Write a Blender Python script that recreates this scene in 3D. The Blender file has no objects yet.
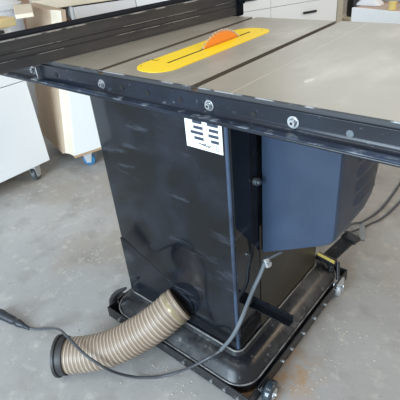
import bpy, bmesh, math, random
from mathutils import Vector, Matrix
random.seed(7)
SC = bpy.context.scene
COL = SC.collection
PI = math.pi

# ---------------------------------------------------------------- camera
CAM = Vector((0.3637, -0.6547, 1.1721))
RX = Vector((0.76884, 0.63378, -0.08487)); UP = Vector((-0.28254, 0.45577, 0.84406)); FW = Vector((-0.57363, 0.62497, -0.52949))
cd = bpy.data.cameras.new('camera'); cam = bpy.data.objects.new('camera', cd); COL.objects.link(cam)
cd.sensor_width = 36; cd.lens = 431.62 * 36 / 400; cd.clip_start = 0.02
M = Matrix((RX, UP, -FW)).transposed().to_4x4(); M.translation = CAM
cam.matrix_world = M; SC.camera = cam

def at(px, py, ax, v):
    d = FW + RX * ((px - 200) / 431.62) + UP * ((200 - py) / 431.62)
    i = 'xyz'.index(ax)
    return CAM + d * ((v - CAM[i]) / d[i])

# ---------------------------------------------------------------- materials
def mat(name, col, rough=.5, metal=0, spec=.5, noise=None, bump=0, bscale=60, coat=0, rvar=0):
    """noise = [(scale, colour, lo, hi, detail), ...] layers mixed over the base by thresholded noise"""
    m = bpy.data.materials.new(name); m.use_nodes = True
    nt = m.node_tree; b = nt.nodes['Principled BSDF']
    b.inputs['Roughness'].default_value = rough; b.inputs['Metallic'].default_value = metal
    b.inputs['Specular IOR Level'].default_value = spec
    b.inputs['Coat Weight'].default_value = coat; b.inputs['Coat Roughness'].default_value = .08
    b.inputs['Base Color'].default_value = (*col, 1)
    tc = nt.nodes.new('ShaderNodeTexCoord')
    last = None
    for k, ly in enumerate(noise or []):
        sc, c2, lo, hi = ly[:4]; stretch = ly[4] if len(ly) > 4 else (1, 1, 1)
        mp = nt.nodes.new('ShaderNodeMapping'); mp.inputs['Scale'].default_value = stretch
        mp.inputs['Location'].default_value = (k * 3.7, k * 1.3, k * 2.1)
        nt.links.new(tc.outputs['Object'], mp.inputs['Vector'])
        n = nt.nodes.new('ShaderNodeTexNoise'); n.inputs['Scale'].default_value = sc
        n.inputs['Detail'].default_value = 6; n.inputs['Roughness'].default_value = .6
        nt.links.new(mp.outputs[0], n.inputs['Vector'])
        r = nt.nodes.new('ShaderNodeMapRange'); r.inputs[1].default_value = lo; r.inputs[2].default_value = hi
        nt.links.new(n.outputs['Fac'], r.inputs[0])
        mx = nt.nodes.new('ShaderNodeMix'); mx.data_type = 'RGBA'
        nt.links.new(r.outputs[0], mx.inputs[0])
        if last is None: mx.inputs[6].default_value = (*col, 1)
        else: nt.links.new(last, mx.inputs[6])
        mx.inputs[7].default_value = (*c2, 1)
        last = mx.outputs[2]
    if last is not None: nt.links.new(last, b.inputs['Base Color'])
    if bump:
        n = nt.nodes.new('ShaderNodeTexNoise'); n.inputs['Scale'].default_value = bscale
        nt.links.new(tc.outputs['Object'], n.inputs['Vector'])
        bp = nt.nodes.new('ShaderNodeBump'); bp.inputs['Strength'].default_value = bump; bp.inputs['Distance'].default_value = .002
        nt.links.new(n.outputs['Fac'], bp.inputs['Height']); nt.links.new(bp.outputs[0], b.inputs['Normal'])
    if rvar:
        n = nt.nodes.new('ShaderNodeTexNoise'); n.inputs['Scale'].default_value = 7; n.inputs['Detail'].default_value = 5
        nt.links.new(tc.outputs['Object'], n.inputs['Vector'])
        r = nt.nodes.new('ShaderNodeMapRange'); r.inputs[1].default_value = .3; r.inputs[2].default_value = .7
        r.inputs[3].default_value = max(0, rough - rvar); r.inputs[4].default_value = rough + rvar
        nt.links.new(n.outputs['Fac'], r.inputs[0]); nt.links.new(r.outputs[0], b.inputs['Roughness'])
    return m

DUST = (.22, .215, .21)
MT = dict(
 black=mat('black gloss paint', (.007, .008, .010), .08, 0, .36, [(5, (.018, .023, .034), .45, .7), (7, (.08, .095, .12), .58, .80, (.6, 1, 3)), (45, DUST, .74, .84)], rvar=.04),
 blackdusty=mat('black paint with sawdust', (.010, .012, .016), .33, 0, .4, [(7, (.09, .092, .095), .46, .72), (45, (.24, .24, .235), .60, .8)], rvar=.06),
 lowplate=mat('mottled black paint', (.010, .012, .016), .14, 0, .4, [(9, (.06, .065, .07), .56, .78)], rvar=.06),  # black with random paler mottling
 sidelow=mat('brown grey side panel', (.040, .036, .028), .38, 0, .4, [(8, (.06, .055, .045), .5, .75)]),
 corner=mat('corner glint paint', (.045, .07, .12), .25, 0, .5, [(8, (.012, .016, .026), .45, .6, (1, 1, .4))]),  # blue highlight of the corner is put into this colour
 bead=mat('dust lined ridge', (.20, .20, .195), .4, 0, .5, [(14, (.05, .05, .052), .45, .6)]),
 blackflat=mat('black knockout', (.006, .008, .012), .2),
 cover=mat('blue black cover paint', (.026, .044, .082), .36, 0, .5, [(8, (.038, .06, .105), .4, .7), (30, (.13, .15, .18), .72, .85, (1, 1, .5))], rvar=.08),
 rail=mat('black rail paint', (.009, .012, .018), .24, 0, .36, [(5, (.018, .025, .04), .4, .7), (60, (.12, .14, .17), .64, .8)], rvar=.06),
 frame=mat('mobile base paint', (.016, .017, .02), .4, 0, .5, [(40, (.12, .11, .10), .58, .75), (9, (.20, .11, .06), .68, .8)]),
 iron=mat('ground cast iron', (.53, .488, .41), .36, .6, .5, [(2, (.44, .405, .34), .38, .66), (5, (.66, .62, .55), .52, .78, (1.6, .8, 1))]),
 ironedge=mat('casting edge with dark reflection', (.05, .052, .058), .5, .2),  # casting edge; the dark it reflects is put into the colour
 groove=mat('milled groove', (.21, .19, .165), .45, .6),
 ledge=mat('ledge glint with dust specks', (.022, .030, .048), .3, 0, .5, [(3, (.07, .095, .15), .45, .65), (55, (.30, .34, .40), .54, .70, (.6, 1, 1))]),  # bluish rail highlight painted in, along with dust specks
 tyre=mat('glossy dark tyre', (.03, .045, .06), .18, 0, .7),
 rust=mat('rusty plate', (.24, .14, .07), .7, 0, .3, [(60, (.10, .06, .04), .5, .7)]),
 smudge=mat('dried glue smudge', (.68, .65, .61), .5),
 seam=mat('seam line', (.75, .70, .6), .4, .6),
 yellow=mat('yellow insert', (1.0, .70, .008), .38, 0, .4, [(30, (.98, .64, .02), .55, .8)]),
 orange=mat('orange blade coat', (.93, .30, .05), .35, .1),
 tooth=mat('carbide teeth', (.72, .60, .56), .3, .8),
 dark=mat('dark hole', (.008, .008, .009), .7),
 steel=mat('zinc bolt', (.62, .66, .70), .28, .9),
 dullsteel=mat('dull hole metal', (.16, .18, .2), .45, .7),
 sticker=mat('white sticker', (.86, .88, .90), .45),
 ink=mat('sticker ink', (.035, .045, .07), .5),
 fface=mat('grey fence face', (.034, .034, .036), .5, 0, .3, [(60, (.065, .06, .058), .5, .72, (1, .06, 1)), (6, (.055, .05, .047), .4, .7), (30, (.10, .08, .07), .70, .8, (1, .3, 1))], rvar=.08),
 ftop=mat('black fence tube', (.006, .008, .012), .75, 0, .06),
 flight=mat('bare aluminium lip and edge glint', (.42, .42, .42), .32, .6, .5, [(14, (.06, .06, .06), .46, .52, (1, .6, 1))]),
 hose=mat('tan hose wall', (.20, .15, .11), .42, 0, .5, [(8, (.25, .195, .15), .4, .7)]),
 hoserib=mat('hose rib', (.52, .43, .34), .35, 0, .6),
 hosecuff=mat('black cuff', (.03, .031, .033), .5),
 clamp=mat('clear cuff band', (.36, .31, .20), .25, .5),
 cord=mat('grey rubber cord', (.055, .06, .07), .42),
 cordlight=mat('pale cord sleeve', (.13, .15, .17), .4),
 plug=mat('black plug rubber', (.018, .024, .032), .4),
 white=mat('white laminate', (.86, .90, .93), .4),
 whiteb=mat('bright white laminate', (.9, .92, .93), .4),
 wood=mat('pine edge', (.68, .53, .27), .5, 0, .4, [(8, (.60, .42, .2), .45, .7, (4, .3, 4))]),
 cream=mat('cream board', (.80, .73, .60), .5, 0, .4, [(5, (.72, .64, .5), .4, .7)]),
 ply=mat('shaded plywood side', (.47, .36, .26), .55, 0, .4, [(5, (.40, .30, .21), .4, .7, (1, 1, .3))]),  # darkened: shade on the side is put into the wood colour
 tanedge=mat('particle board edge', (.48, .33, .2), .7),
 brown=mat('brown of added block', (.40, .26, .18), .7),
 benchtop=mat('red brown bench top', (.50, .36, .28), .5, 0, .4, [(12, (.62, .5, .42), .5, .7, (1, 4, 1))]),
 grey=mat('grey metal', (.40, .42, .44), .45, .2),
 bluegrey=mat('blue grey plastic', (.30, .34, .37), .5),
 blue=mat('blue caster tyre', (.04, .20, .42), .4),
 rubber=mat('black rubber', (.015, .018, .02), .4),
 casterw=mat('caster fork zinc', (.62, .64, .66), .35, .6),
 yelsticker=mat('yellow warning label', (.75, .62, .15), .5),
 beige=mat('beige post', (.50, .46, .37), .6),
 wall=mat('painted wall', (.62, .60, .57), .8),
 yelbox=mat('yellow tub', (.75, .6, .2), .5),
 clear=mat('white of added panel', (.78, .80, .84), .3),
 rope=mat('pale chips', (.62, .55, .45), .8),
)

# concrete floor
def floor_mat():
    m = bpy.data.materials.new('dusty concrete'); m.use_nodes = True; nt = m.node_tree; L = nt.links
    b = nt.nodes['Principled BSDF']; b.inputs['Roughness'].default_value = .62; b.inputs['Specular IOR Level'].default_value = .35
    tc = nt.nodes.new('ShaderNodeTexCoord')
    def noise(s, det=8, ro=.6):
        n = nt.nodes.new('ShaderNodeTexNoise'); n.inputs['Scale'].default_value = s; n.inputs['Detail'].default_value = det
        n.inputs['Roughness'].default_value = ro; L.new(tc.outputs['Object'], n.inputs['Vector']); return n.outputs['Fac']
    def mr(x, a, c, lo=0, hi=1):
        r = nt.nodes.new('ShaderNodeMapRange'); r.inputs[1].default_value = a; r.inputs[2].default_value = c
        r.inputs[3].default_value = lo; r.inputs[4].default_value = hi; L.new(x, r.inputs[0]); return r.outputs[0]
    def mix(f, a, c):
        x = nt.nodes.new('ShaderNodeMix'); x.data_type = 'RGBA'; L.new(f, x.inputs[0])
        if isinstance(a, tuple): x.inputs[6].default_value = (*a, 1)
        else: L.new(a, x.inputs[6])
        x.inputs[7].default_value = (*c, 1); return x.outputs[2]
    c = mix(mr(noise(1.6), .35, .65), (.34, .336, .33), (.43, .427, .42))
    c = mix(mr(noise(1.1, 3), .50, .64, 0, .75), c, (.345, .30, .245))
    c = mix(mr(noise(6), .50, .72, 0, .7), c, (.25, .232, .21))
    c = mix(mr(noise(18), .55, .75, 0, .7), c, (.56, .54, .50))
    c = mix(mr(noise(55, 4), .66, .74, 0, .9), c, (.16, .14, .12))
    # pale specks of dust and chips
    v = nt.nodes.new('ShaderNodeTexVoronoi'); v.inputs['Scale'].default_value = 55; L.new(tc.outputs['Object'], v.inputs['Vector'])
    sp = mr(v.outputs['Distance'], .10, .16, 1, 0)
    mm = nt.nodes.new('ShaderNodeMath'); mm.operation = 'MULTIPLY'; L.new(sp, mm.inputs[0]); L.new(mr(noise(2.4), .5, .62), mm.inputs[1])
    c = mix(mm.outputs[0], c, (.78, .74, .66))
    # rust coloured patch on the floor beside the base corner
    geo = nt.nodes.new('ShaderNodeVectorMath'); geo.operation = 'DISTANCE'; L.new(tc.outputs['Object'], geo.inputs[0]); geo.inputs[1].default_value = (-.045, .10, 0)
    rs = mr(geo.outputs['Value'], .03, .14, 1, 0)
    m2 = nt.nodes.new('ShaderNodeMath'); m2.operation = 'MULTIPLY'; L.new(rs, m2.inputs[0]); L.new(mr(noise(14), .42, .6), m2.inputs[1])
    c = mix(m2.outputs[0], c, (.42, .25, .12))
    L.new(c, b.inputs['Base Color'])
    bp = nt.nodes.new('ShaderNodeBump'); bp.inputs['Strength'].default_value = .25; bp.inputs['Distance'].default_value = .003
    L.new(noise(40), bp.inputs['Height']); L.new(bp.outputs[0], b.inputs['Normal'])
    return m
MT['floor'] = floor_mat()

# ---------------------------------------------------------------- mesh helpers
class MB:
    def __init__(s): s.v = []; s.f = []; s.m = []; s.sm = []
    def add(s, vs, fs, mi=0, smooth=False):
        o = len(s.v); s.v += [tuple(v) for v in vs]
        for f in fs: s.f.append([o + i for i in f]); s.m.append(mi); s.sm.append(smooth)
        return s
    def box(s, x0, x1, y0, y1, z0, z1, mi=0):
        vs = [(x, y, z) for x in (x0, x1) for y in (y0, y1) for z in (z0, z1)]
        return s.add(vs, [(0,1,3,2),(4,6,7,5),(0,4,5,1),(2,3,7,6),(0,2,6,4),(1,5,7,3)], mi)
    def rbox(s, x0, x1, y0, y1, z0, z1, r, mi=0, n=4, axis='z'):
        """box with its edges along `axis` rounded"""
        if axis == 'z': a0, a1, b0, b1, c0, c1, f = x0, x1, y0, y1, z0, z1, lambda a, b, c: (a, b, c)
        if axis == 'y': a0, a1, b0, b1, c0, c1, f = z0, z1, x0, x1, y0, y1, lambda a, b, c: (b, c, a)
        if axis == 'x': a0, a1, b0, b1, c0, c1, f = y0, y1, z0, z1, x0, x1, lambda a, b, c: (c, a, b)
        pts = rr(a0, a1, b0, b1, r, n)
        return s.prism([f(a, b, c0) for a, b in pts], [f(a, b, c1) for a, b in pts], mi)
    def prism(s, A, B, mi=0, smooth=False):
        n = len(A)
        return s.add(list(A) + list(B), [(i, (i+1) % n, n + (i+1) % n, n + i) for i in range(n)] + [list(range(n))[::-1], list(range(n, 2*n))], mi, smooth)
    def loft(s, rings, mi=0, caps=True, smooth=True, closed=True):
        n = len(rings[0]); vs = [v for r in rings for v in r]; fs = []
        for k in range(len(rings) - 1):
            for i in range(n if closed else n - 1):
                fs.append((k*n+i, k*n+(i+1) % n, (k+1)*n+(i+1) % n, (k+1)*n+i))
        s.add(vs, fs, mi, smooth)
        if caps:
            s.add(rings[0], [list(range(n))[::-1]], mi); s.add(rings[-1], [list(range(n))], mi)
        return s
    def cyl(s, p, q, r, mi=0, n=20, r2=None, smooth=True):
        p, q = Vector(p), Vector(q); d = (q - p).normalized(); u = d.orthogonal().normalized(); w = d.cross(u)
        r2 = r if r2 is None else r2
        ra = [p + (u*math.cos(2*PI*i/n) + w*math.sin(2*PI*i/n))*r for i in range(n)]
        rb = [q + (u*math.cos(2*PI*i/n) + w*math.sin(2*PI*i/n))*r2 for i in range(n)]
        return s.loft([ra, rb], mi, True, smooth)
    def tube(s, pts, rad, mi=0, n=10, mif=None, caps=True):
        """rad: float or list"""
        pts = [Vector(p) for p in pts]; N = len(pts); t0 = (pts[1]-pts[0]).normalized(); u = t0.orthogonal().normalized(); rings = []
        for k, p in enumerate(pts):
            t = (pts[min(k+1, N-1)] - pts[max(k-1, 0)]).normalized()
            u = (u - t*u.dot(t)).normalized(); w = t.cross(u); r = rad if isinstance(rad, (int, float)) else rad[k]
            rings.append([p + (u*math.cos(2*PI*i/n) + w*math.sin(2*PI*i/n))*r for i in range(n)])
        if mif is None: return s.loft(rings, mi, caps)
        for k in range(N-1): s.loft(rings[k:k+2], mif(k), False)
        s.add(rings[0], [list(range(n))[::-1]], mi); s.add(rings[-1], [list(range(n))], mi)
        return s
    def build(s, name, mats, parent=None, loc=None, rot=None, bevel=0, seg=2):
        me = bpy.data.meshes.new(name); me.from_pydata(s.v, [], s.f)
        if not isinstance(mats, (list, tuple)): mats = [mats]
        for m in mats: me.materials.append(MT[m])
        for i, p in enumerate(me.polygons): p.material_index = s.m[i]; p.use_smooth = s.sm[i]
        bm = bmesh.new(); bm.from_mesh(me)
        bmesh.ops.remove_doubles(bm, verts=bm.verts, dist=1e-6)
        bmesh.ops.recalc_face_normals(bm, faces=bm.faces); bm.to_mesh(me); bm.free()
        if any(s.sm): me.set_sharp_from_angle(angle=math.radians(40))
        o = bpy.data.objects.new(name, me); COL.objects.link(o)
        if bevel:
            b = o.modifiers.new('bevel', 'BEVEL'); b.width = bevel; b.segments = seg; b.limit_method = 'ANGLE'; b.angle_limit = math.radians(35)
        if loc: o.location = loc
        if rot: o.rotation_euler = rot
        if parent:
            o.parent = parent
        return o

def rr(x0, x1, y0, y1, r, n=5):
    P = []
    for cx, cy, a0 in ((x1-r, y1-r, 0), (x0+r, y1-r, 90), (x0+r, y0+r, 180), (x1-r, y0+r, 270)):
        for i in range(n+1):
            a = math.radians(a0 + 90*i/n); P.append((cx + r*math.cos(a), cy + r*math.sin(a)))
    return P
def catmull(P, k=12):
    P = [Vector(p) for p in P]; P = [2*P[0]-P[1]] + P + [2*P[-1]-P[-2]]; out = []
    for i in range(1, len(P)-2):
        for j in range(k):
            t = j/k; a, b, c, d = P[i-1:i+3]
            out.append(.5*((2*b) + (c-a)*t + (2*a-5*b+4*c-d)*t*t + (3*b-a-3*c+d)*t**3))
    out.append(P[-2]); return out
def tag(o, label=None, cat=None, group=None, kind=None):
    if label: o['label'] = label
    if cat: o['category'] = cat
    if group: o['group'] = group
    if kind: o['kind'] = kind
    return o
def empty(name, loc, rz=0):
    o = bpy.data.objects.new(name, None); COL.objects.link(o); o.location = loc; o.rotation_euler = (0, 0, rz); o.empty_display_size = .05
    return o
def here(root):                 # parts of a thing drawn in world coordinates
    return tuple(-c for c in root.location)

# ================================================================ SETTING
o = MB().box(-6, 4, -5, 7, -.1, 0).build('floor', 'floor'); tag(o, 'dusty grey concrete garage floor', 'floor', kind='structure')
o = MB().box(-6, 4, 5.2, 5.3, 0, 2.55).box(-6, 4, 5.2, 5.3, 3.5, 3.8).box(-6, -3.2, 5.2, 5.3, 2.55, 3.5).box(-.3, 4, 5.2, 5.3, 2.55, 3.5).build('wall_back', 'wall'); tag(o, 'pale painted far wall', 'wall', kind='structure')
o = MB().box(-4.3, -4.2, -5, 5.2, 0, 3.8).build('wall_left', 'wall'); tag(o, 'pale painted left wall', 'wall', kind='structure')

# ================================================================ TABLE SAW
ZT = .90
saw = empty('table_saw', (-.37, .24, .07))
tag(saw, 'black cabinet table saw with grey iron top and orange blade', 'table saw')
W = here(saw)
CX0, CX1, CY0, CY1 = -.607, -.147, .004, .485
# cabinet body : rounded rectangular shell
m = MB()
rings = [[(x, y, z) for x, y in rr(CX0, CX1, CY0, CY1, .009, 5)] for z in (.10, .859)]
m.loft(rings, 0)
body = m.build('cabinet', 'black', saw, W)
# raised crease plate at lower left of the rear face
m = MB()
pl = [(-.6065, .350), (-.590, .348), (-.385, .262), (-.372, .236), (-.372, .125), (-.6065, .125)]
m.prism([(x, CY0 + .001, z) for x, z in pl], [(x, CY0 - .0025, z) for x, z in pl])
m.build('lower_left_plate', 'lowplate', body, bevel=.0012)

# door seam strip on the side
m = MB().box(CX1 - .002, CX1 + .0025, .086, .090, .44, .858); m.build('door_seam', 'dark', body)
m = MB().box(CX1 - .002, CX1 + .004, .010, .084, .13, .858).build('side_panel', 'black', body, bevel=.002)
MB().cyl((CX1-.0045, CY0+.0045, .13), (CX1-.0045, CY0+.0045, .858), .0055, n=16).build('corner_glint', 'corner', body)  # pale strip paints in the highlight along the corner
MB().box(CX1 - .001, CX1 + .003, .122, .470, .125, .50).build('lower_side_panel', 'sidelow', body, bevel=.001)
# latch with pale keeper at (258,180)
m = MB(); m.cyl((CX1, .098, .650), (CX1 + .014, .098, .650), .010); m.cyl((CX1+.014, .098, .650), (CX1 + .020, .098, .650), .006)
m.build('latch', 'dullsteel', body)
# plinth flange
m = MB()
def ring(e, z, r): return [(x, y, z) for x, y in rr(CX0 - e*.62, CX1 + e, CY0 - e, CY1 + e, r, 8)]
prof = [(-.004, .114, .02), (.003, .120, .025), (.009, .118, .03), (.014, .107, .034), (.030, .103, .045), (.040, .098, .052), (.052, .086, .060), (.064, .070, .066), (.069, .064, .068), (.072, .064, .07), (.072, .030, .07)]
m.loft([ring(e, z, r) for e, z, r in prof], 0, True)
pln = m.build('plinth', 'blackdusty', saw, W)
for e, z, r, rad in ((.006, .1195, .026, .0028), (.0715, .0655, .07, .0026)):
    P = [Vector(p) for p in ring(e, z, r)]; P.append(P[0]); m = MB(); m.tube(P + [P[1]], rad, n=8, caps=False); m.build('ridge', 'bead', pln)
# table top with two mitre slots, main casting, wing
TY0, TY1 = .0, .686
def slab(x0, x1, slots, name, edge_mi=1):
    m = MB(); xs = [x0]; th = .038
    prof = [(x0, ZT)]
    for c in slots: prof += [(c-.0095, ZT), (c-.0095, ZT-.010), (c+.0095, ZT-.010), (c+.0095, ZT)]
    prof += [(x1, ZT)]
    n = len(prof)
    for i in range(n-1):
        a, b = prof[i], prof[i+1]
        mi = 0 if (a[1] == b[1] == ZT) else 2
        m.add([(a[0], TY0, a[1]), (b[0], TY0, b[1]), (b[0], TY1, b[1]), (a[0], TY1, a[1])], [(0,1,2,3)], mi)
    for y in (TY0, TY1):
        P = [(p[0], y, p[1]) for p in prof] + [(x1, y, ZT-th), (x0, y, ZT-th)]
        # strips to stay convex
        for i in range(n-1):
            a, b = prof[i], prof[i+1]
            if abs(a[0]-b[0]) < 1e-9: continue
            m.add([(a[0], y, a[1]), (b[0], y, b[1]), (b[0], y, ZT-th), (a[0], y, ZT-th)], [(0,1,2,3)], 1)
    m.add([(x0, TY0, ZT-th), (x1, TY0, ZT-th), (x1, TY1, ZT-th), (x0, TY1, ZT-th)], [(0,1,2,3)], 1)
    for x in (x0, x1): m.add([(x, TY0, ZT-th), (x, TY0, ZT), (x, TY1, ZT), (x, TY1, ZT-th)], [(0,1,2,3)], 1)
    return m.build(name, ['iron', 'ironedge', 'groove'], saw, W)
SL1, SL2, SEAM = -.526, -.221, -.127
top = slab(-.672, SEAM, (SL1, SL2), 'table_top')
slab(SEAM + .0006, .62, (), 'extension_wing')
slab(-.93, -.6726, (), 'extension_wing')
MB().box(-.672, .62, TY0 - .0012, TY0 + .0001, ZT - .0026, ZT - .0002).build('edge_glint', 'flight', top)  # pale strip paints in the highlight of the bevelled table edge
# thin bright lip of the seam
MB().box(SEAM - .0008, SEAM + .0008, TY0, TY1, ZT - .002, ZT + .0002).build('seam_line', 'seam', top)
q = [(304, 81), (308, 79.3), (313, 78.2), (316, 79), (312, 81), (308, 82.6), (305, 82.6)]
P = [at(a, b, 'z', ZT) for a, b in q]; MB().prism([(p.x, p.y, ZT - .0002) for p in P], [(p.x, p.y, ZT + .0003) for p in P]).build('pale_smudge', 'smudge', bpy.data.objects['extension_wing'])
# yellow throat insert with kerf
IX, K0, K1 = -.404, .112, .478
hw = .060
m = MB(); zt = ZT + .0012
P = rr(IX - hw, IX + hw, .035, .528, .055, 10)
kx = .0045
kc = IX + .001
# build as left half, right half, end caps around the kerf
def clip(P, f):  # simple half-plane clip helper
    out = []
    for i in range(len(P)):
        a, b = P[i], P[(i+1) % len(P)]; fa, fb = f(a), f(b)
        if fa >= 0: out.append(a)
        if (fa > 0 and fb < 0) or (fa < 0 and fb > 0):
            t = fa/(fa-fb); out.append((a[0]+(b[0]-a[0])*t, a[1]+(b[1]-a[1])*t))
    return out
for Q in (clip(P, lambda p: (kc-kx)-p[0]), clip(P, lambda p: p[0]-(kc+kx)),
          clip(clip(clip(P, lambda p: p[0]-(kc-kx)), lambda p: (kc+kx)-p[0]), lambda p: K0-p[1]),
          clip(clip(clip(P, lambda p: p[0]-(kc-kx)), lambda p: (kc+kx)-p[0]), lambda p: p[1]-K1)):
    m.prism([(x, y, ZT - .0005) for x, y in Q], [(x, y, zt) for x, y in Q])
ins = m.build('throat_insert', 'yellow', saw, W)
MB().box(kc-kx, kc+kx, K0, K1, ZT - .0003, ZT + .0003).build('blade_kerf', 'dark', ins)
# small arc mark near the insert's near end
mk = [at(152 + i*.9, 59.8 + .7*math.sin(i/8*PI), 'z', zt) for i in range(9)]
m = MB(); m.tube([p + Vector((0, 0, .0003)) for p in mk], .0009, n=5); m.build('arrow_mark', 'dark', ins)
for px, py in ((141, 66), (262, 30), (148, 60)):
    p = at(px, py, 'z', zt); MB().cyl((p.x, p.y, zt), (p.x, p.y, zt+.0004), .0022, n=10).build('screw', 'dark', ins)
# blade
BY, BR = .332, .127; bz = ZT + .0355 - BR
m = MB(); NT = 60; A = []; B = []
def tooth(k, dr, da): a = 2*PI*(k+da)/NT; return (BY + (BR+dr)*math.cos(a), bz + (BR+dr)*math.sin(a))
out = []
for k in range(NT): out += [tooth(k, -.0065, .05), tooth(k, -.001, .45), tooth(k, -.001, .8), tooth(k, -.0065, .95)]
nn = len(out)
cx = kc
def dsk(x): return [(x, y, z) for y, z in out]
vs = dsk(cx-.0013) + dsk(cx+.0013) + [(cx-.0013, BY, bz), (cx+.0013, BY, bz)]
fs = [(i, (i+1) % nn, nn+(i+1) % nn, nn+i) for i in range(nn)] + [(i, (i+1) % nn, 2*nn) for i in range(nn)] + [(nn+i, nn+(i+1) % nn, 2*nn+1) for i in range(nn)]
m.add(vs, fs, 0)
for k in range(NT):
    Q = [tooth(k, -.006, .42), tooth(k, .0006, .42), tooth(k, .0006, .86), tooth(k, -.006, .86)]
    m.prism([(cx-.0021, y, z) for y, z in Q], [(cx+.0021, y, z) for y, z in Q], 1)
o = m.build('saw_blade', ['orange', 'tooth'], saw, W); tag(o, 'orange circular blade with pale teeth')
# rear rail : angle section
RX0, RX1 = -1.0, .72
m = MB()
sec = [(-.001, .889), (-.006, .889), (-.0062, .864), (-.0068, .860), (-.0084, .8565), (-.011, .8538), (-.0145, .8520), (-.019, .8510), (-.036, .850), (-.038, .848), (-.038, .844), (-.001, .843)]
m.prism([(RX0, y, z) for y, z in sec], [(RX1, y, z) for y, z in sec], 0, True)
rail = m.build('rear_rail', 'rail', saw, W, bevel=.0012)
MB().box(RX0 + .002, RX1 - .002, -.0365, -.0185, .8500, .8514).build('ledge_glint', 'ledge', rail)  # thin sheet carries the rail's painted highlight and dust specks
for bx in (-.832, -.520, -.179, .012, .33):
    bz_ = .8685
    m = MB(); m.cyl((bx, -.006, bz_), (bx, -.0085, bz_), .0115, 0, 24); m.cyl((bx, -.0085, bz_), (bx, -.0088, bz_), .0077, 1, 20); m.cyl((bx, -.0088, bz_), (bx, -.015, bz_), .0068, 0, 18, r2=.006); m.cyl((bx, -.0150, bz_), (bx, -.0153, bz_), .003, 1, 6)
    m.build('rail_bolt', ['steel', 'dark'], rail)
for bx in (-.719, -.448, -.36, -.26, -.073, .116, .22, .45):
    MB().cyl((bx, -.0055, .868), (bx, -.0072, .868), .0065, 0, 16).build('bolt_hole', 'dullsteel' if bx == .116 else 'dark', rail)
for bx in (-.72, -.53, -.175, .016):
    MB().cyl((bx, -.022, .8495), (bx, -.022, .8515), .0075, 0, 16).build('bolt_hole', 'dullsteel', rail)
m = MB(); m.box(-.799, -.794, -.020, -.006, .850, .884).box(-.812, -.782, -.034, -.006, .850, .8535)  # added plate: pale background through a rail gap is put into its colour
o = m.build('gap_plate', 'steel', rail, bevel=.001); tag(o, 'small bright plate standing in for a gap between the rails')
# front rail on the far side
m = MB().rbox(-1.0, .72, .692, .742, .80, .872, .006, axis='x'); m.build('front_rail', 'ftop', saw, W)
# sticker
SX0, SX1, SZ0, SZ1 = -.2625, -.159, .756, .831
m = MB(); m.box(SX0, SX1, CY0 - .0012, CY0 + .0005, SZ0, SZ1)
stk = m.build('label_sticker', 'sticker', saw, W); tag(stk, 'white label with dark bars')
def sbar(u0, u1, v, h=.05, slant=.02):
    w, hh = SX1-SX0, SZ1-SZ0; y = CY0 - .0016
    x0, x1 = SX0+w*u0, SX0+w*u1; z = SZ1 - hh*v
    return [(x0, y, z+h*hh), (x1, y, z+h*hh), (x1, y, z-h*hh*.9), (x0, y, z-h*hh*.9)], y
m = MB()
for u0, u1, v in ((.22, .48, .15), (.24, .50, .32), (.15, .50, .49), (.24, .50, .66), (.62, .91, .15), (.66, .91, .32), (.64, .91, .49), (.70, .91, .66)):
    q, y = sbar(u0, u1, v); m.prism([(a, y+.0008, c) for a, b, c in q], [(a, y, c) for a, b, c in q])
m.build('printed_bars', 'ink', stk)
w, hh = SX1-SX0, SZ1-SZ0
sc = [(.36, .84), (.40, .80), (.44, .85), (.47, .80), (.50, .86), (.53, .79), (.555, .86), (.58, .84), (.61, .82), (.63, .88), (.67, .83), (.70, .80)]
m = MB(); m.tube(catmull([(SX0+w*u, CY0-.0014, SZ1-hh*v) for u, v in sc], 5), .0012, n=5)
x, z = SX0+w*.86, SZ1-hh*.86
m.tube([(x-.003, CY0-.0014, z-.005), (x-.003, CY0-.0014, z+.005), (x+.003, CY0-.0014, z+.005), (x+.003, CY0-.0014, z-.005), (x-.003, CY0-.0014, z-.005)], .0007, n=4)
m.build('printed_script', 'ink', stk)
# motor cover : faceted box on the side of the cabinet
m = MB()
y0 = .124
near = [(-.139, .411), (.020, .500), (.045, .516), (.056, .532), (.058, .55), (.058, .858), (-.139, .858)]
def sec(y, dz=0, top=.858, s=1.0): return [(-.139 + (x+.139)*s, y, min(z+dz, top) if z < .85 else z) for x, z in near]
m.loft([sec(y0, .003, s=.975), sec(y0+.005, .001, s=.99), sec(y0+.014), sec(.300), sec(.345, .02), sec(.395, .09, s=.96), sec(.410, .20, s=.93)], 0)
cov = m.build('motor_cover', 'cover', saw, W); 
for k in range(6):
    zz = .580 + k*.040
    sl = [(.0575, 0), (.0655, .006), (.064, .012), (.0575, .026)]
    ya, yb = .215, .345
    m = MB(); m.loft([[(.0575, ya, zz+b) for a, b in sl], [(a, ya+.015, zz+b) for a, b in sl], [(a, yb-.015, zz+b) for a, b in sl], [(.0575, yb, zz+b) for a, b in sl]])
    m.build('louver', 'cover', cov)
# bar sticking out under the cover
m = MB(); m.box(-.141, -.012, .050, .074, .268, .272).box(-.141, -.012, .070, .074, .268, .292)
m.build('side_bracket', 'black', saw, W, bevel=.001)
# dust port ring
m = MB(); HC = Vector((-.358, 0, .203))
m.cyl((HC.x, CY0+.001, HC.z), (HC.x, CY0-.006, HC.z), .050, 0, 32)
m.build('dust_port', 'black', saw, W)
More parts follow.
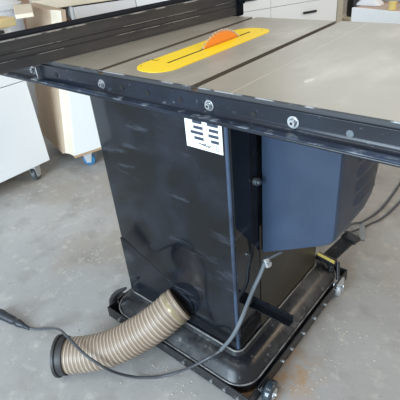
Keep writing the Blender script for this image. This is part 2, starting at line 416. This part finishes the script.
# power cord, from the cover down across the base to the plug on the floor
cp = [at(282, 252, 'y', .14), at(272, 257, 'y', .12), at(265, 262, 'y', .105), at(260, 275, 'y', .085), at(253, 290, 'y', .060), at(241, 320, 'y', -.010), at(232, 337, 'y', -.028), at(221, 350, 'z', .135), at(208, 358, 'z', .112), at(193, 366, 'z', .075),
      at(179, 371.5, 'z', .030), at(165, 375.5, 'z', .008), at(151, 377.5, 'z', .005), at(135, 377, 'z', .012), at(120, 374, 'z', .045), at(108, 369.5, 'z', .085), at(97, 363, 'z', .112), at(88, 357, 'z', .127), at(80, 350, 'z', .137),
      at(72, 341.5, 'z', .141), at(66, 335.5, 'z', .141), at(60, 330, 'z', .110), at(54, 328.5, 'z', .06), at(46, 328.5, 'z', .020), at(36, 329, 'z', .005), (-.888, -.285, .006)]
m = MB(); m.tube(catmull(cp, 8), .0043, n=8)
crd = m.build('power_cord', 'cord', saw, W); tag(crd, 'long grey power cord draped over the hose')
m = MB(); m.tube(catmull(cp[2:8], 8), .0056, n=8); m.build('cord_sleeve', 'cordlight', crd)
m = MB(); p = at(267, 262, 'y', .108); m.cyl(p + Vector((-.006, 0, .012)), p + Vector((.004, 0, -.012)), .010, n=12); m.cyl(p + Vector((-.012, .004, -.002)), p + Vector((.012, -.004, .002)), .006, n=10)
m.build('cord_clamp', 'steel', crd)
p0 = Vector((-.888, -.285, .007)); dr = Vector((-.132, -.026, .008)); 
def al(t): return p0 + dr*t
m = MB(); m.tube([al(t) for t in (-.1, 0, .08, .14, .18, .24, .28, .34, .38, .46, .52, .9, .95, 1.05, 1.15)], [.0055, .0075, .009, .0085, .012, .012, .0145, .0145, .0125, .0125, .0155, .0165, .0185, .0185, .017], n=16)
m.build('plug', 'plug', crd)

# ================================================================ FENCE (askew on the table)
fa = math.atan2(.143, .847)
fen = empty('rip_fence', (-.757 + .169*.142, 0, ZT + .001), -fa); tag(fen, 'long dark grey rip fence lying askew on the saw table', 'fence')
L0, L1 = -.34, .715; TH = .075
m = MB().rbox(-.098, -.020, L0, L1, .003, TH + .003, .004, 0, 3, 'y'); m.build('fence_tube', 'ftop', fen)
def fprof():
    return [(-.0195, .000), (0, .000), (.0, .026), (-.0022, .027), (-.0022, .0295), (.0, .0305), (.0, .042), (-.002, .0428), (-.002, .0448), (.0, .0456), (.0, TH-.0015), (-.0015, TH), (-.0195, TH)]
m = MB(); p_ = fprof(); m.prism([(x, L0, z) for x, z in p_], [(x, L1, z) for x, z in p_]); m.build('fence_face', 'fface', fen)
MB().box(-.0050, .0006, L0, L1, TH - .0018, TH + .0008).build('face_lip', 'flight', fen)
for z_ in (.0262, .0458): MB().box(-.0002, .0005, L0, L1, z_ - .0005, z_ + .0005).build('scored_line', 'flight', fen)
MB().rbox(-.120, .004, L1 - .002, L1 + .03, -.008, TH+.02, .01, 0, 4, 'y').build('fence_head', 'ftop', fen)
m = MB(); m.cyl((-.02, L1+.012, .045), (.018, L1+.012, .045), .005); m.cyl((.014, L1+.012, .045), (.024, L1+.012, .045), .009); m.build('fence_knob', 'ftop', fen)

# ================================================================ MOBILE BASE
mbase = empty('mobile_base', (-.37, .24, 0)); tag(mbase, 'black bolted mobile base frame with casters under the saw', 'mobile base')
W = here(mbase)
FX0, FX1, FY0, FY1 = -.664, -.058, -.078, .568
def angle(mb, ax, a0, a1, outer, sgn):
    t = .005
    o0, o1 = sorted((outer, outer - sgn*t)); q0, q1 = sorted((outer, outer - sgn*.040))
    if ax == 'x': mb.box(a0, a1, o0, o1, .024, .066); mb.box(a0, a1, q0, q1, .024, .029)
    else: mb.box(o0, o1, a0, a1, .024, .066); mb.box(q0, q1, a0, a1, .024, .029)
frs = []
for ax, a0, a1, out_, sg in (('x', FX0, FX1, FY0, -1), ('x', FX0, FX1, FY1, 1), ('y', FY0+.006, FY1-.006, FX0, -1), ('y', FY0+.006, FY1-.006, FX1, 1)):
    m = MB(); angle(m, ax, a0, a1, out_, sg); frs.append(m.build('frame_rail', 'frame', mbase, W, bevel=.0012))
for bx in (-.19, -.142, -.095, -.30, -.52, -.60):
    m = MB(); m.cyl((bx, FY0, .045), (bx, FY0-.006, .045), .0055, n=10); m.build('frame_bolt', 'steel', frs[0])
for by in (-.02, .10, .155, .230, .307, .383, .47):
    m = MB(); m.cyl((FX1, by, .045), (FX1+.006, by, .045), .0055, n=10); m.build('frame_bolt', 'steel', frs[3])
def caster(x, y, R, w, ang, wm, fm, hub='steel', open_top=False):
    """wheel + fork built about its own centre"""
    c = empty('caster', (0, 0, 0)); c.parent = mbase; c.location = (x + W[0], y + W[1], 0); c.rotation_euler = (0, 0, ang)
    m = MB(); prof = [(-w/2, R*.55), (-w/2, R*.86), (-w/2*.8, R*.96), (-w/4, R), (w/4, R), (w/2*.8, R*.96), (w/2, R*.86), (w/2, R*.55)]
    rings = [[(a, r*math.cos(2*PI*i/28), R + r*math.sin(2*PI*i/28)) for i in range(28)] for a, r in prof]
    m.loft(rings, 0); m.build('wheel', wm, c)
    m = MB(); m.cyl((-w/2-.002, 0, R), (w/2+.002, 0, R), R*.5, n=20); m.cyl((-w/2-.007, 0, R), (w/2+.007, 0, R), R*.16, n=10); m.build('hub', hub, c)
    m = MB()
    for s in (-1, 1):
        xx = s*(w/2+.005)
        if open_top and s > 0: continue
        Q = [(-.012, R-.012), (.012, R-.012), (.024, R+.028), (-.020, R+.034), (-.024, R+.026)]
        m.prism([(xx-.0015, a, b) for a, b in Q], [(xx+.0015, a, b) for a, b in Q])
    if not open_top: m.box(-w/2-.006, w/2+.006, -.020, .024, R+.028, R+.032)
    m.build('fork', fm, c)
    return c
caster(-.036, -.004, .035, .026, math.radians(6), 'tyre', 'frame', hub='casterw', open_top=True)
MB().box(-.120, -.0632, -.0728, -.015, .0292, .0298).build('corner_plate', 'rust', mbase, W)
caster(-.680, -.020, .030, .026, math.radians(20), 'rubber', 'frame')
caster(-.060, .500, .030, .022, math.radians(20), 'casterw', 'casterw')
caster(-.690, .500, .030, .026, 0, 'rubber', 'frame')
# corner cap at left near corner
m = MB(); q = [at(114, 312, 'y', -.045), at(113, 300, 'y', -.04), at(117, 293, 'y', -.035), at(126, 288, 'y', -.03)]
m.tube(catmull(q, 6), [.014, .014, .014, .014, .014, .014, .013, .013, .012, .012, .011, .011, .010, .010, .009, .008, .007, .006, .004], n=10)
m.build('corner_bracket', 'frame', mbase, W, bevel=.004)
# foot pedal at the far end
ped = MB()
a = Vector((-.128, .535, .075)); b = at(337, 253, 'z', .150); c = at(348, 240, 'z', .160)
def bar(mb, p, q, w, t, mi=0):
    p, q = Vector(p), Vector(q); d = (q-p).normalized(); s_ = d.cross(Vector((0, 0, 1))).normalized()*w/2; n_ = s_.normalized().cross(d)*t/2
    mb.prism([p+s_+n_, p+s_-n_, p-s_-n_, p-s_+n_], [q+s_+n_, q+s_-n_, q-s_-n_, q-s_+n_], mi)
a = at(326, 260, 'z', .105); c = at(349, 239, 'z', .150)
bar(ped, a, c, .050, .012)
pd = ped.build('foot_pedal', 'frame', mbase, W, bevel=.002)
m = MB(); bar(m, c - Vector((.002, .012, 0)), c + Vector((.008, .026, .004)), .062, .016); m.build('pedal_pad', 'rubber', pd, bevel=.004)
m = MB(); p, q = at(317, 255, 'y', .515), at(336, 264, 'y', .515)
bar(m, p, q, .026, .020); pb = m.build('pedal_hinge', 'frame', pd, bevel=.002)
m = MB(); p, q = at(317.5, 253.5, 'y', .498), at(334.5, 262.5, 'y', .498); bar(m, p, q, .004, .010)
o = m.build('warning_stripe', 'yelsticker', pb)
m = MB(); p, q = at(333, 262, 'y', .52), at(327, 280, 'y', .50); m.tube([p, q], .010, n=10); p, q = at(338, 262, 'y', .52), at(338, 280, 'y', .49); m.tube([p, q], .007, n=10)
m.build('pedal_post', 'frame', pd)

# ================================================================ DUST HOSE
hose = empty('dust_hose', (-.50, -.20, 0)); tag(hose, 'tan ribbed dust hose curving from the saw cabinet to the floor', 'hose')
W = here(hose)
HP = [(HC.x, -.006, HC.z), (-.370, -.030, .190), (-.395, -.075, .160), (-.435, -.125, .124), (-.480, -.178, .094), (-.530, -.228, .076), (-.580, -.270, .068), (-.622, -.302, .066)]
path = catmull(HP, 40)
# resample evenly
d = [0]
for i in range(1, len(path)): d.append(d[-1] + (path[i]-path[i-1]).length)
def samp(s):
    for i in range(1, len(d)):
        if d[i] >= s: t = (s-d[i-1])/(d[i]-d[i-1]); return path[i-1].lerp(path[i], t)
    return path[-1]
pitch = .0125; nr = int(d[-1]/pitch); sub = 8; pts = []; rad = []
PH = [0, 0, .0001, .0006, .0020, .0020, .0006, .0001]
for k in range(nr*sub+1):
    pts.append(samp(min(k*d[-1]/(nr*sub), d[-1]-1e-5))); rad.append(.0545 + PH[k % sub])
m = MB(); m.tube(pts, rad, n=40, mif=lambda k: 1 if k % sub in (3, 4) else 0)
m.build('hose_wall', ['hose', 'hoserib'], hose, W)
e = (pts[-1]-pts[-4]).normalized(); c0 = pts[-1]
m = MB(); m.tube([c0 - e*.022, c0 - e*.020, c0 - e*.002, c0, c0 + e*.008, c0 + e*.009], [.0600, .0605, .0605, .0655, .0655, .060], n=40)
o = m.build('hose_cuff', 'hosecuff', hose, W); tag(o, 'black cuff')
s0 = (pts[3]-pts[0]).normalized(); m = MB(); m.tube([pts[12] , pts[15], pts[19]], [.0574, .0578, .0574], n=40); m.build('hose_clamp', 'clamp', hose, W)

# ================================================================ LEFT CABINETS
def lcaster(parent, x, y, ang, wm='grey', R=.038, top=.10):
    c = empty('caster', (x, y, 0)); c.parent = parent; c.rotation_euler = (0, 0, ang); w = .026
    m = MB(); rings = [[(a, r*math.cos(2*PI*i/24), R + r*math.sin(2*PI*i/24)) for i in range(24)] for a, r in ((-w/2, R*.8), (-w/2*.7, R), (w/2*.7, R), (w/2, R*.8))]
    m.loft(rings, 0); m.build('wheel', wm, c)
    m = MB(); m.cyl((-w/2-.003, 0, R), (w/2+.003, 0, R), R*.45); m.build('hub', 'casterw', c)
    m = MB()
    for s in (-1, 1):
        xx = s*(w/2+.006); Q = [(-.014, R-.014), (.014, R-.014), (.03, top-.012), (-.03, top-.012)]
        m.prism([(xx-.002, a, b) for a, b in Q], [(xx+.002, a, b) for a, b in Q])
    m.box(-.03, .03, -.035, .035, top-.013, top-.002); m.build('fork', 'casterw', c)
c1 = empty('rolling_cabinet', (-1.84, .481, 0)); tag(c1, 'white drawer cabinet on casters with a pine top, at the left edge', 'cabinet')
m = MB().box(-.55, -.019, -1.2, 0, .101, .845); m.build('carcass', 'white', c1)
m = MB().box(-.018, 0, -1.2, 0, .101, .572); m.build('door', 'white', c1, bevel=.0015)
dw = MB().box(-.018, 0, -1.2, 0, .577, .842).build('drawer', 'white', c1, bevel=.0015)
m = MB().box(0, .022, -.22, -.045, .822, .836).build('handle', 'rubber', dw, bevel=.003)
MB().box(-.57, .022, -1.22, .028, .8455, .885).build('cabinet_top', 'wood', c1, bevel=.002)
lcaster(c1, -.045, -.085, .5, 'dullsteel'); lcaster(c1, -.45, -.08, .3); lcaster(c1, -.05, -1.1, .3); lcaster(c1, -.45, -1.1, .3)

c2 = empty('rolling_cabinet', (-1.725, .577, 0)); tag(c2, 'white panelled rolling cart with rounded shaded plywood side, behind the saw', 'cabinet')
# local frame: f along the white face, s along the shaded plywood side
F = Vector((.277, .961, 0)); S = Vector((-.961, .277, 0)); tl = at(47, 24, 'x', -1.70) - Vector((-1.725, .577, 0))
lean = Vector((tl.x*0, tl.y, 0)); zt2 = .85
def c2p(f, s, z): return F*f + S*s + Vector((0, 0, z)) + F*(.115*(z-.1)/.75)*(1)
m = MB(); rp = []
r_ = .09
pr_ = [(0.004, 0.012)] + [(r_ - r_*math.cos(a) - .0, .012 + r_*0 + r_*math.sin(a)) for a in []]
side = [(.03, .012), (.004, .012)]
# rounded plywood corner runs from the face edge round to the side
for i in range(9):
    a = math.radians(90*i/8); side.append((-.035 + .039*math.cos(a), .012 + .10*math.sin(a)))
side += [(-.035, .56), (.03, .56)]
m.loft([[c2p(f, s, z) for f, s in side] for z in (.101, .70, .885)], 0)
m.build('plywood_side', 'ply', c2)
m = MB(); arc = [(-.0365 + .0415*math.cos(math.radians(90*i/8)), .0105 + .1015*math.sin(math.radians(90*i/8))) for i in range(7)]
arc2 = [(-.034 + .037*math.cos(math.radians(90*i/8)), .014 + .096*math.sin(math.radians(90*i/8))) for i in range(7)][::-1]
m.loft([[c2p(f, s, z) for f, s in arc + arc2] for z in (.102, .70, .884)], 0); m.build('lit_corner', 'cream', c2)  # cream strip paints in the light on the rounded corner
m = MB(); fb = [(.031, .012), (.66, .012), (.66, .5), (.031, .5)]
m.prism([c2p(f, s, .101) for f, s in fb], [c2p(f, s, .70) for f, s in fb]); m.build('carcass', 'white', c2)
m = MB(); fc = [(0, -.006), (.66, -.006), (.66, .0115), (0, .0115)]
m.prism([c2p(f, s, .116) for f, s in fc], [c2p(f, s, .70) for f, s in fc]); m.build('white_panel', 'white', c2)
m = MB(); m.prism([c2p(f, s, .101) for f, s in fc], [c2p(f, s, .1155) for f, s in fc]); m.build('bottom_edge', 'tanedge', c2)
cc = F*.10 + S*.06
lcaster(c2, cc.x, cc.y, -.9, 'blue', .036); cc = F*.60 + S*.06; lcaster(c2, cc.x, cc.y, -.3, 'blue', .036); cc = F*.05 + S*.45; lcaster(c2, cc.x, cc.y, -.3, 'blue', .036); cc = F*.60 + S*.45; lcaster(c2, cc.x, cc.y, -.3, 'blue', .036)

# ---- clutter stored on and behind the carts (top left)
def slabthing(name, mt, px, z, th, label, cat, sup=None, bev=.003):
    P = [at(a, b, 'z', z) for a, b in px]; c = sum(P, Vector())/len(P)
    m = MB(); m.prism([Vector((p.x-c.x, p.y-c.y, -th)) for p in P], [Vector((p.x-c.x, p.y-c.y, 0)) for p in P])
    o = m.build(name, mt, None, (c.x, c.y, z), bevel=bev); tag(o, label, cat); return o
# ================================================================ FAR CABINETS
D = Vector((.46, .89, 0)); D.normalize(); Nn = Vector((-D.y, D.x, 0))   # away from the camera
base = Vector((-1.693, 3.544, 0))
corner = base + D*.235
fcab = empty('drawer_cabinet', corner); tag(fcab, 'white drawer cabinet with black bar pulls beyond the saw table', 'cabinet')
fcab.rotation_euler = (0, 0, math.atan2(D.y, D.x))
m = MB().box(-1.3, 0, .019, .50, .09, .88).box(-1.3, 0, .07, .48, 0, .09); m.build('carcass', 'white', fcab)
MB().box(-1.32, 0, -.02, .50, .8805, .915).build('counter', 'cream', fcab, bevel=.003)
for k, (a, b) in enumerate(((-.755, -.004), (-1.3, -.760))):
    for z0, z1, hz in ((.095, .498, .408), (.503, .876, .60)):
        d_ = MB().box(a, b, 0, .018, z0, z1).build('drawer', 'whiteb', fcab, bevel=.0015)
        mid = (a+b)/2 + .045; m = MB(); m.box(mid-.075, mid+.075, -.026, -.012, hz-.010, hz+.010)
        m.box(mid-.06, mid-.048, -.012, 0, hz-.004, hz+.004).box(mid+.048, mid+.06, -.012, 0, hz-.004, hz+.004); m.build('handle', 'rubber', d_, bevel=.002)
# open work cabinet with a thick cream top, behind the carts
A = at(44, 9.5, 'z', .80); B = at(100, 1.5, 'z', .80); D2 = (B-A); D2.z = 0; D2.normalize(); ang2 = math.atan2(D2.y, D2.x)
bn = empty('open_shelf_bench', (A.x, A.y, 0), ang2); tag(bn, 'pale grey open shelf bench with a thick cream top, behind the fence', 'bench')
MB().box(-.06, 1.3, -.03, .48, .80, .86).build('bench_top', 'cream', bn, bevel=.004)
m = MB(); 
for x in (0, .17, .62): m.box(x, x+.022, 0, .44, .10, .799)
m.box(1.2, 1.222, 0, .44, .10, .799); m.box(.0, 1.222, .44, .46, .10, .799); m.build('carcass', 'white', bn)
MB().box(.0225, .6195, .01, .439, .55, .57).build('shelf', 'white', bn)
MB().box(.0225, 1.199, .01, .439, .10, .12).build('shelf', 'white', bn)
d_ = MB().box(.194, .64, -.016, -.001, .13, .79).build('door', 'clear', bn)  # added pale panel closing a bay whose inside came out dark
d_ = MB().box(.645, .93, -.016, -.001, .13, .79).build('door', 'white', bn); m = MB(); m.cyl((.80, -.016, .70), (.80, -.04, .70), .012); m.cyl((.80, -.04, .70), (.80, -.052, .70), .024); m.build('knob', 'rubber', d_)
d_ = MB().box(.935, 1.2, -.016, -.001, .13, .79).build('door', 'white', bn); m = MB(); m.cyl((1.0, -.016, .70), (1.0, -.04, .70), .012); m.cyl((1.0, -.04, .70), (1.0, -.052, .70), .024); m.build('knob', 'rubber', d_)
for x in (.05, 1.15):
    for y in (.06, .4): MB().cyl((x, y, 0), (x, y, .0995), .022).build('foot', 'grey', bn)
def onbench(u, v, z): return (A.x + D2.x*u - D2.y*v, A.y + D2.y*u + D2.x*v, z)
bx = empty('storage_box', onbench(.096, .14, .5705), ang2); tag(bx, 'small open brown box on the left bay of the shelf bench', 'box')
MB().box(-.06, .06, -.1, .1, 0, .004).box(-.06, .06, .096, .1, .004, .15).box(-.06, -.056, -.1, .096, .004, .15).box(.056, .06, -.1, .096, .004, .15).box(-.056, .056, -.1, -.096, .004, .06).build('box_body', 'brown', bx)
bx2 = MB().rbox(-.11, .11, -.08, .08, 0, .09, .02).build('plastic_case', 'bluegrey', None, onbench(.42, .2, .5705), (0, 0, ang2+.3), bevel=.006); tag(bx2, 'blue grey plastic case inside the open shelf bench', 'case')
MB().box(-.04, .04, -.095, -.078, .05, .065).build('case_handle', 'rubber', bx2)

# pale wood board lying on top of the plywood cart
q = [at(13, 5, 'z', .895), at(31, 3.5, 'z', .895), at(32.5, 12.5, 'z', .895), at(15, 15, 'z', .895)]
slabthing('wood_board', 'cream', [(13, 5), (31, 3.5), (33, 12.5), (15, 15)], 0.905, .019, 'pale offcut board lying on the plywood cart', 'board')
# white tub on the pine topped cabinet
P = at(-1, 9, 'z', .80)
tub = empty('plastic_bin', (P.x, P.y, 0)); tag(tub, 'tall white plastic bin on the floor behind the pine topped cabinet', 'bin')
m = MB(); m.loft([[(r*math.cos(2*PI*i/28), r*math.sin(2*PI*i/28), z) for i in range(28)] for r, z in ((.12, 0), (.15, .80), (.165, .80), (.168, .83), (.15, .835), (.12, .86), (.03, .875))], 0); m.build('bin_body', 'clear', tub)
m = MB(); m.tube(catmull([(-.05, 0, .868), (-.04, 0, .90), (.04, 0, .90), (.05, 0, .868)], 6), .008); m.build('bin_handle', 'clear', tub)
# grey metal box between the two carts
gb = empty('metal_box', (-2.02, .585, 0)); 
# brown block added for wall and floor in warm shade
cb = empty('brown_block', (-3.78, 1.9, 0), 0); tag(cb, 'long brown block added for the warm brown background by the left wall', 'block')
MB().box(-.38, .38, -1.1, 1.1, .0, .70).build('block_body', 'brown', cb, bevel=.006)
MB().box(-.40, .40, -1.12, 1.12, .7005, .74).build('block_top', 'brown', cb, bevel=.004)

# ---- right background : low bench with white apron
zt = .62
A = at(352, 7.5, 'z', zt); B = at(400, 12, 'z', zt); D3 = (B-A); D3.z = 0; D3.normalize(); a3 = math.atan2(D3.y, D3.x)
wb = empty('work_bench', (A.x, A.y, 0), a3); tag(wb, 'low work bench with bright white apron and brown top, top right', 'bench')
MB().box(0, 1.6, 0, .02, zt-.17, zt).build('apron', 'whiteb', wb, bevel=.002)
MB().box(0, 1.6, .0205, .75, zt-.03, zt-.002).build('bench_top', 'benchtop', wb, bevel=.002)
MB().box(0, .02, .0205, .75, zt-.17, zt-.0305).build('side_panel', 'whiteb', wb)
for x in (.03, 1.53):
    for y in (.03, .68): MB().box(x, x+.05, y, y+.05, 0, zt-.0305).build('leg', 'wood', wb)
def onb(px, py): p = at(px, py, 'z', zt); return (p.x, p.y, zt)
yt = MB(); yt.cyl((0, 0, 0), (0, 0, .040), .024, r2=.022); yt.cyl((0, 0, .040), (0, 0, .048), .026)
yt = yt.build('glue_tub', 'yelbox', None, onb(392, 9.5)); tag(yt, 'small yellow tub on the low work bench', 'tub')
ps = MB(); ps.loft([[(x, y, z) for x, y in rr(-.09+e, .09-e, -.05+e*.4, .05-e*.4, .03-e*.2, 5)] for e, z in ((0, 0), (.006, .015), (.03, .032), (.05, .040))], 0)
ps = ps.build('plastic_bag', 'clear', None, onb(370, 4.5), (0, 0, a3+.2)); tag(ps, 'crumpled white plastic bag on the low work bench', 'bag')
bl = MB(); bl.tube([(-.22, 0, .012), (-.1, .002, .014), (.1, 0, .014), (.22, .004, .012)], [.008, .011, .011, .008], n=10)
bl = bl.build('steel_bar', 'grey', None, onb(388, 2.0), (0, 0, a3+.2)); tag(bl, 'thin grey rod lying on the low work bench', 'rod')
# post, crate, canister
m = MB().box(-.004, .06, .0, .5, 0, 1.1); o = m.build('end_panel', 'beige', None, tuple(corner + D*.01 + Vector((0, 0, 0))), (0, 0, math.atan2(D.y, D.x))); tag(o, 'beige end panel standing against the far drawer cabinet', 'panel')
p = at(347, 18, 'z', .22)
cr = MB().box(-.16, .16, -.14, .14, 0, .22).build('wooden_crate', 'cream', None, (p.x+.02, p.y+.12, 0), (0, 0, -.3)); tag(cr, 'pale wooden crate under the black canister', 'crate')
cv = empty('canister', (p.x+.02, p.y+.14, .2205)); tag(cv, 'black canister standing on a pale crate beside the far cabinet', 'canister')
m = MB(); R0 = [(.02, .0), (.075, .0), (.085, .02), (.085, .17), (.075, .19), (.078, .2), (.08, .26), (.06, .30), (.02, .31)]
m.loft([[(r*math.cos(2*PI*i/24), r*math.sin(2*PI*i/24), z) for i in range(24)] for r, z in R0]); m.build('drum', 'rubber', cv)
m = MB(); m.tube(catmull([(-.07, 0, .2), (-.12, -.02, .24), (-.1, -.02, .32), (0, 0, .35)], 6), .014); m.build('canister_hose', 'rubber', cv)

# ---- loose cables on the floor at the right
m = MB(); m.tube(catmull([at(344, 230, 'z', .20), at(352, 224, 'z', .10), at(364, 221, 'z', .03), at(382, 208, 'z', .006), at(400, 184, 'z', .006), at(415, 160, 'z', .006)], 10), .0055, n=8)
o = m.build('floor_cable', 'cord'); tag(o, 'grey cable leaving the frame, upper of the two behind the motor cover', 'cable')
m = MB(); m.tube(catmull([at(340, 229, 'z', .22), at(350, 232, 'z', .06), at(366, 226, 'z', .0055), at(384, 217, 'z', .0055), at(400, 202, 'z', .0055), at(420, 180, 'z', .0055)], 10), .005, n=8)
o = m.build('floor_cable', 'cord'); tag(o, 'grey cable leaving the frame, lower of the two behind the motor cover', 'cable')
m = MB(); p = at(362, 222, 'z', .035); q = at(362, 240, 'z', .004); bar(m, p, q, .022, .004)
o = m.build('cable_strap', 'bluegrey'); tag(o, 'short dark strap hanging off the floor cables', 'strap')

# chips and sawdust clumps
m = MB()
for k in range(260):
    if k < 90: x, y = random.gauss(.02, .05), random.uniform(-.1, .40)
    elif k < 190: x, y = random.uniform(-.75, -.2), random.gauss(-.13, .04)
    else: x, y = random.uniform(-1.4, .5), random.uniform(-.6, 1.0)
    if -.70 < x < -.04 and y > -.09: continue
    s = random.uniform(.0012, .0035); a = random.uniform(0, PI)
    c_, s_ = math.cos(a)*s, math.sin(a)*s
    h = s*.5
    m.prism([(x+c_, y+s_, .0002), (x-s_, y+c_, .0002), (x-c_, y-s_, .0002), (x+s_*.6, y-c_*.6, .0002)], [(x+c_*.7, y+s_*.7, h), (x-s_*.7, y+c_*.7, h), (x-c_*.7, y-s_*.7, h), (x+s_*.4, y-c_*.4, h)])
o = m.build('wood_chips', 'rope'); tag(o, 'pale wood chips scattered on the concrete floor', 'wood chips', kind='stuff')

bpy.data.objects.remove(gb)
# ================================================================ LIGHT
w = bpy.data.worlds.new('world'); SC.world = w; w.use_nodes = True
bg = w.node_tree.nodes['Background']; bg.inputs[0].default_value = (1.0, .965, .90, 1); bg.inputs[1].default_value = .56
def area(name, loc, tgt, sx, sy, power, col):
    l = bpy.data.lights.new(name, 'AREA'); l.shape = 'RECTANGLE'; l.size = sx; l.size_y = sy; l.energy = power; l.color = col
    o = bpy.data.objects.new(name, l); COL.objects.link(o); o.location = loc
    o.rotation_euler = (Vector(tgt) - Vector(loc)).to_track_quat('-Z', 'Y').to_euler(); return o
m = MB()  # added window, out of view, there to light the scene
for x in (-3.2, -2.25, -1.28, -.34): m.box(x, x+.04, 5.21, 5.27, 2.55, 3.5)
m.box(-3.16, -.34, 5.21, 5.27, 2.55, 2.59).box(-3.16, -.34, 5.21, 5.27, 3.46, 3.5); o = m.build('added_window', 'whiteb'); tag(o, 'unseen strip window added high in the far wall for light', 'window', kind='structure')
area('added_warm_fill', (2.6, 2.6, 2.7), (.6, 1.4, .2), .9, .9, 55, (1.0, .80, .56))  # added warm fill for the right side, no lamp known there
area('added_window_light', (-1.75, 5.28, 3.02), (-1.75, 0, 1.6), 2.7, .85, 17, (.70, .84, 1.0))  # light of the added window, an unseen source
area('garage_door_daylight', (-.35, -3.8, 1.45), (-1.3, .3, .4), 2.4, 2.2, 275, (.69, .86, 1.0))
area('ceiling_tube_light', (-.2, -1.25, 3.0), (-.2, -1.25, 0), 2.4, .2, 26, (.86, .93, 1.0))
v = SC.view_settings; v.view_transform = 'Standard'; v.look = 'None'; v.exposure = 0; v.gamma = 1; v.use_curve_mapping = False
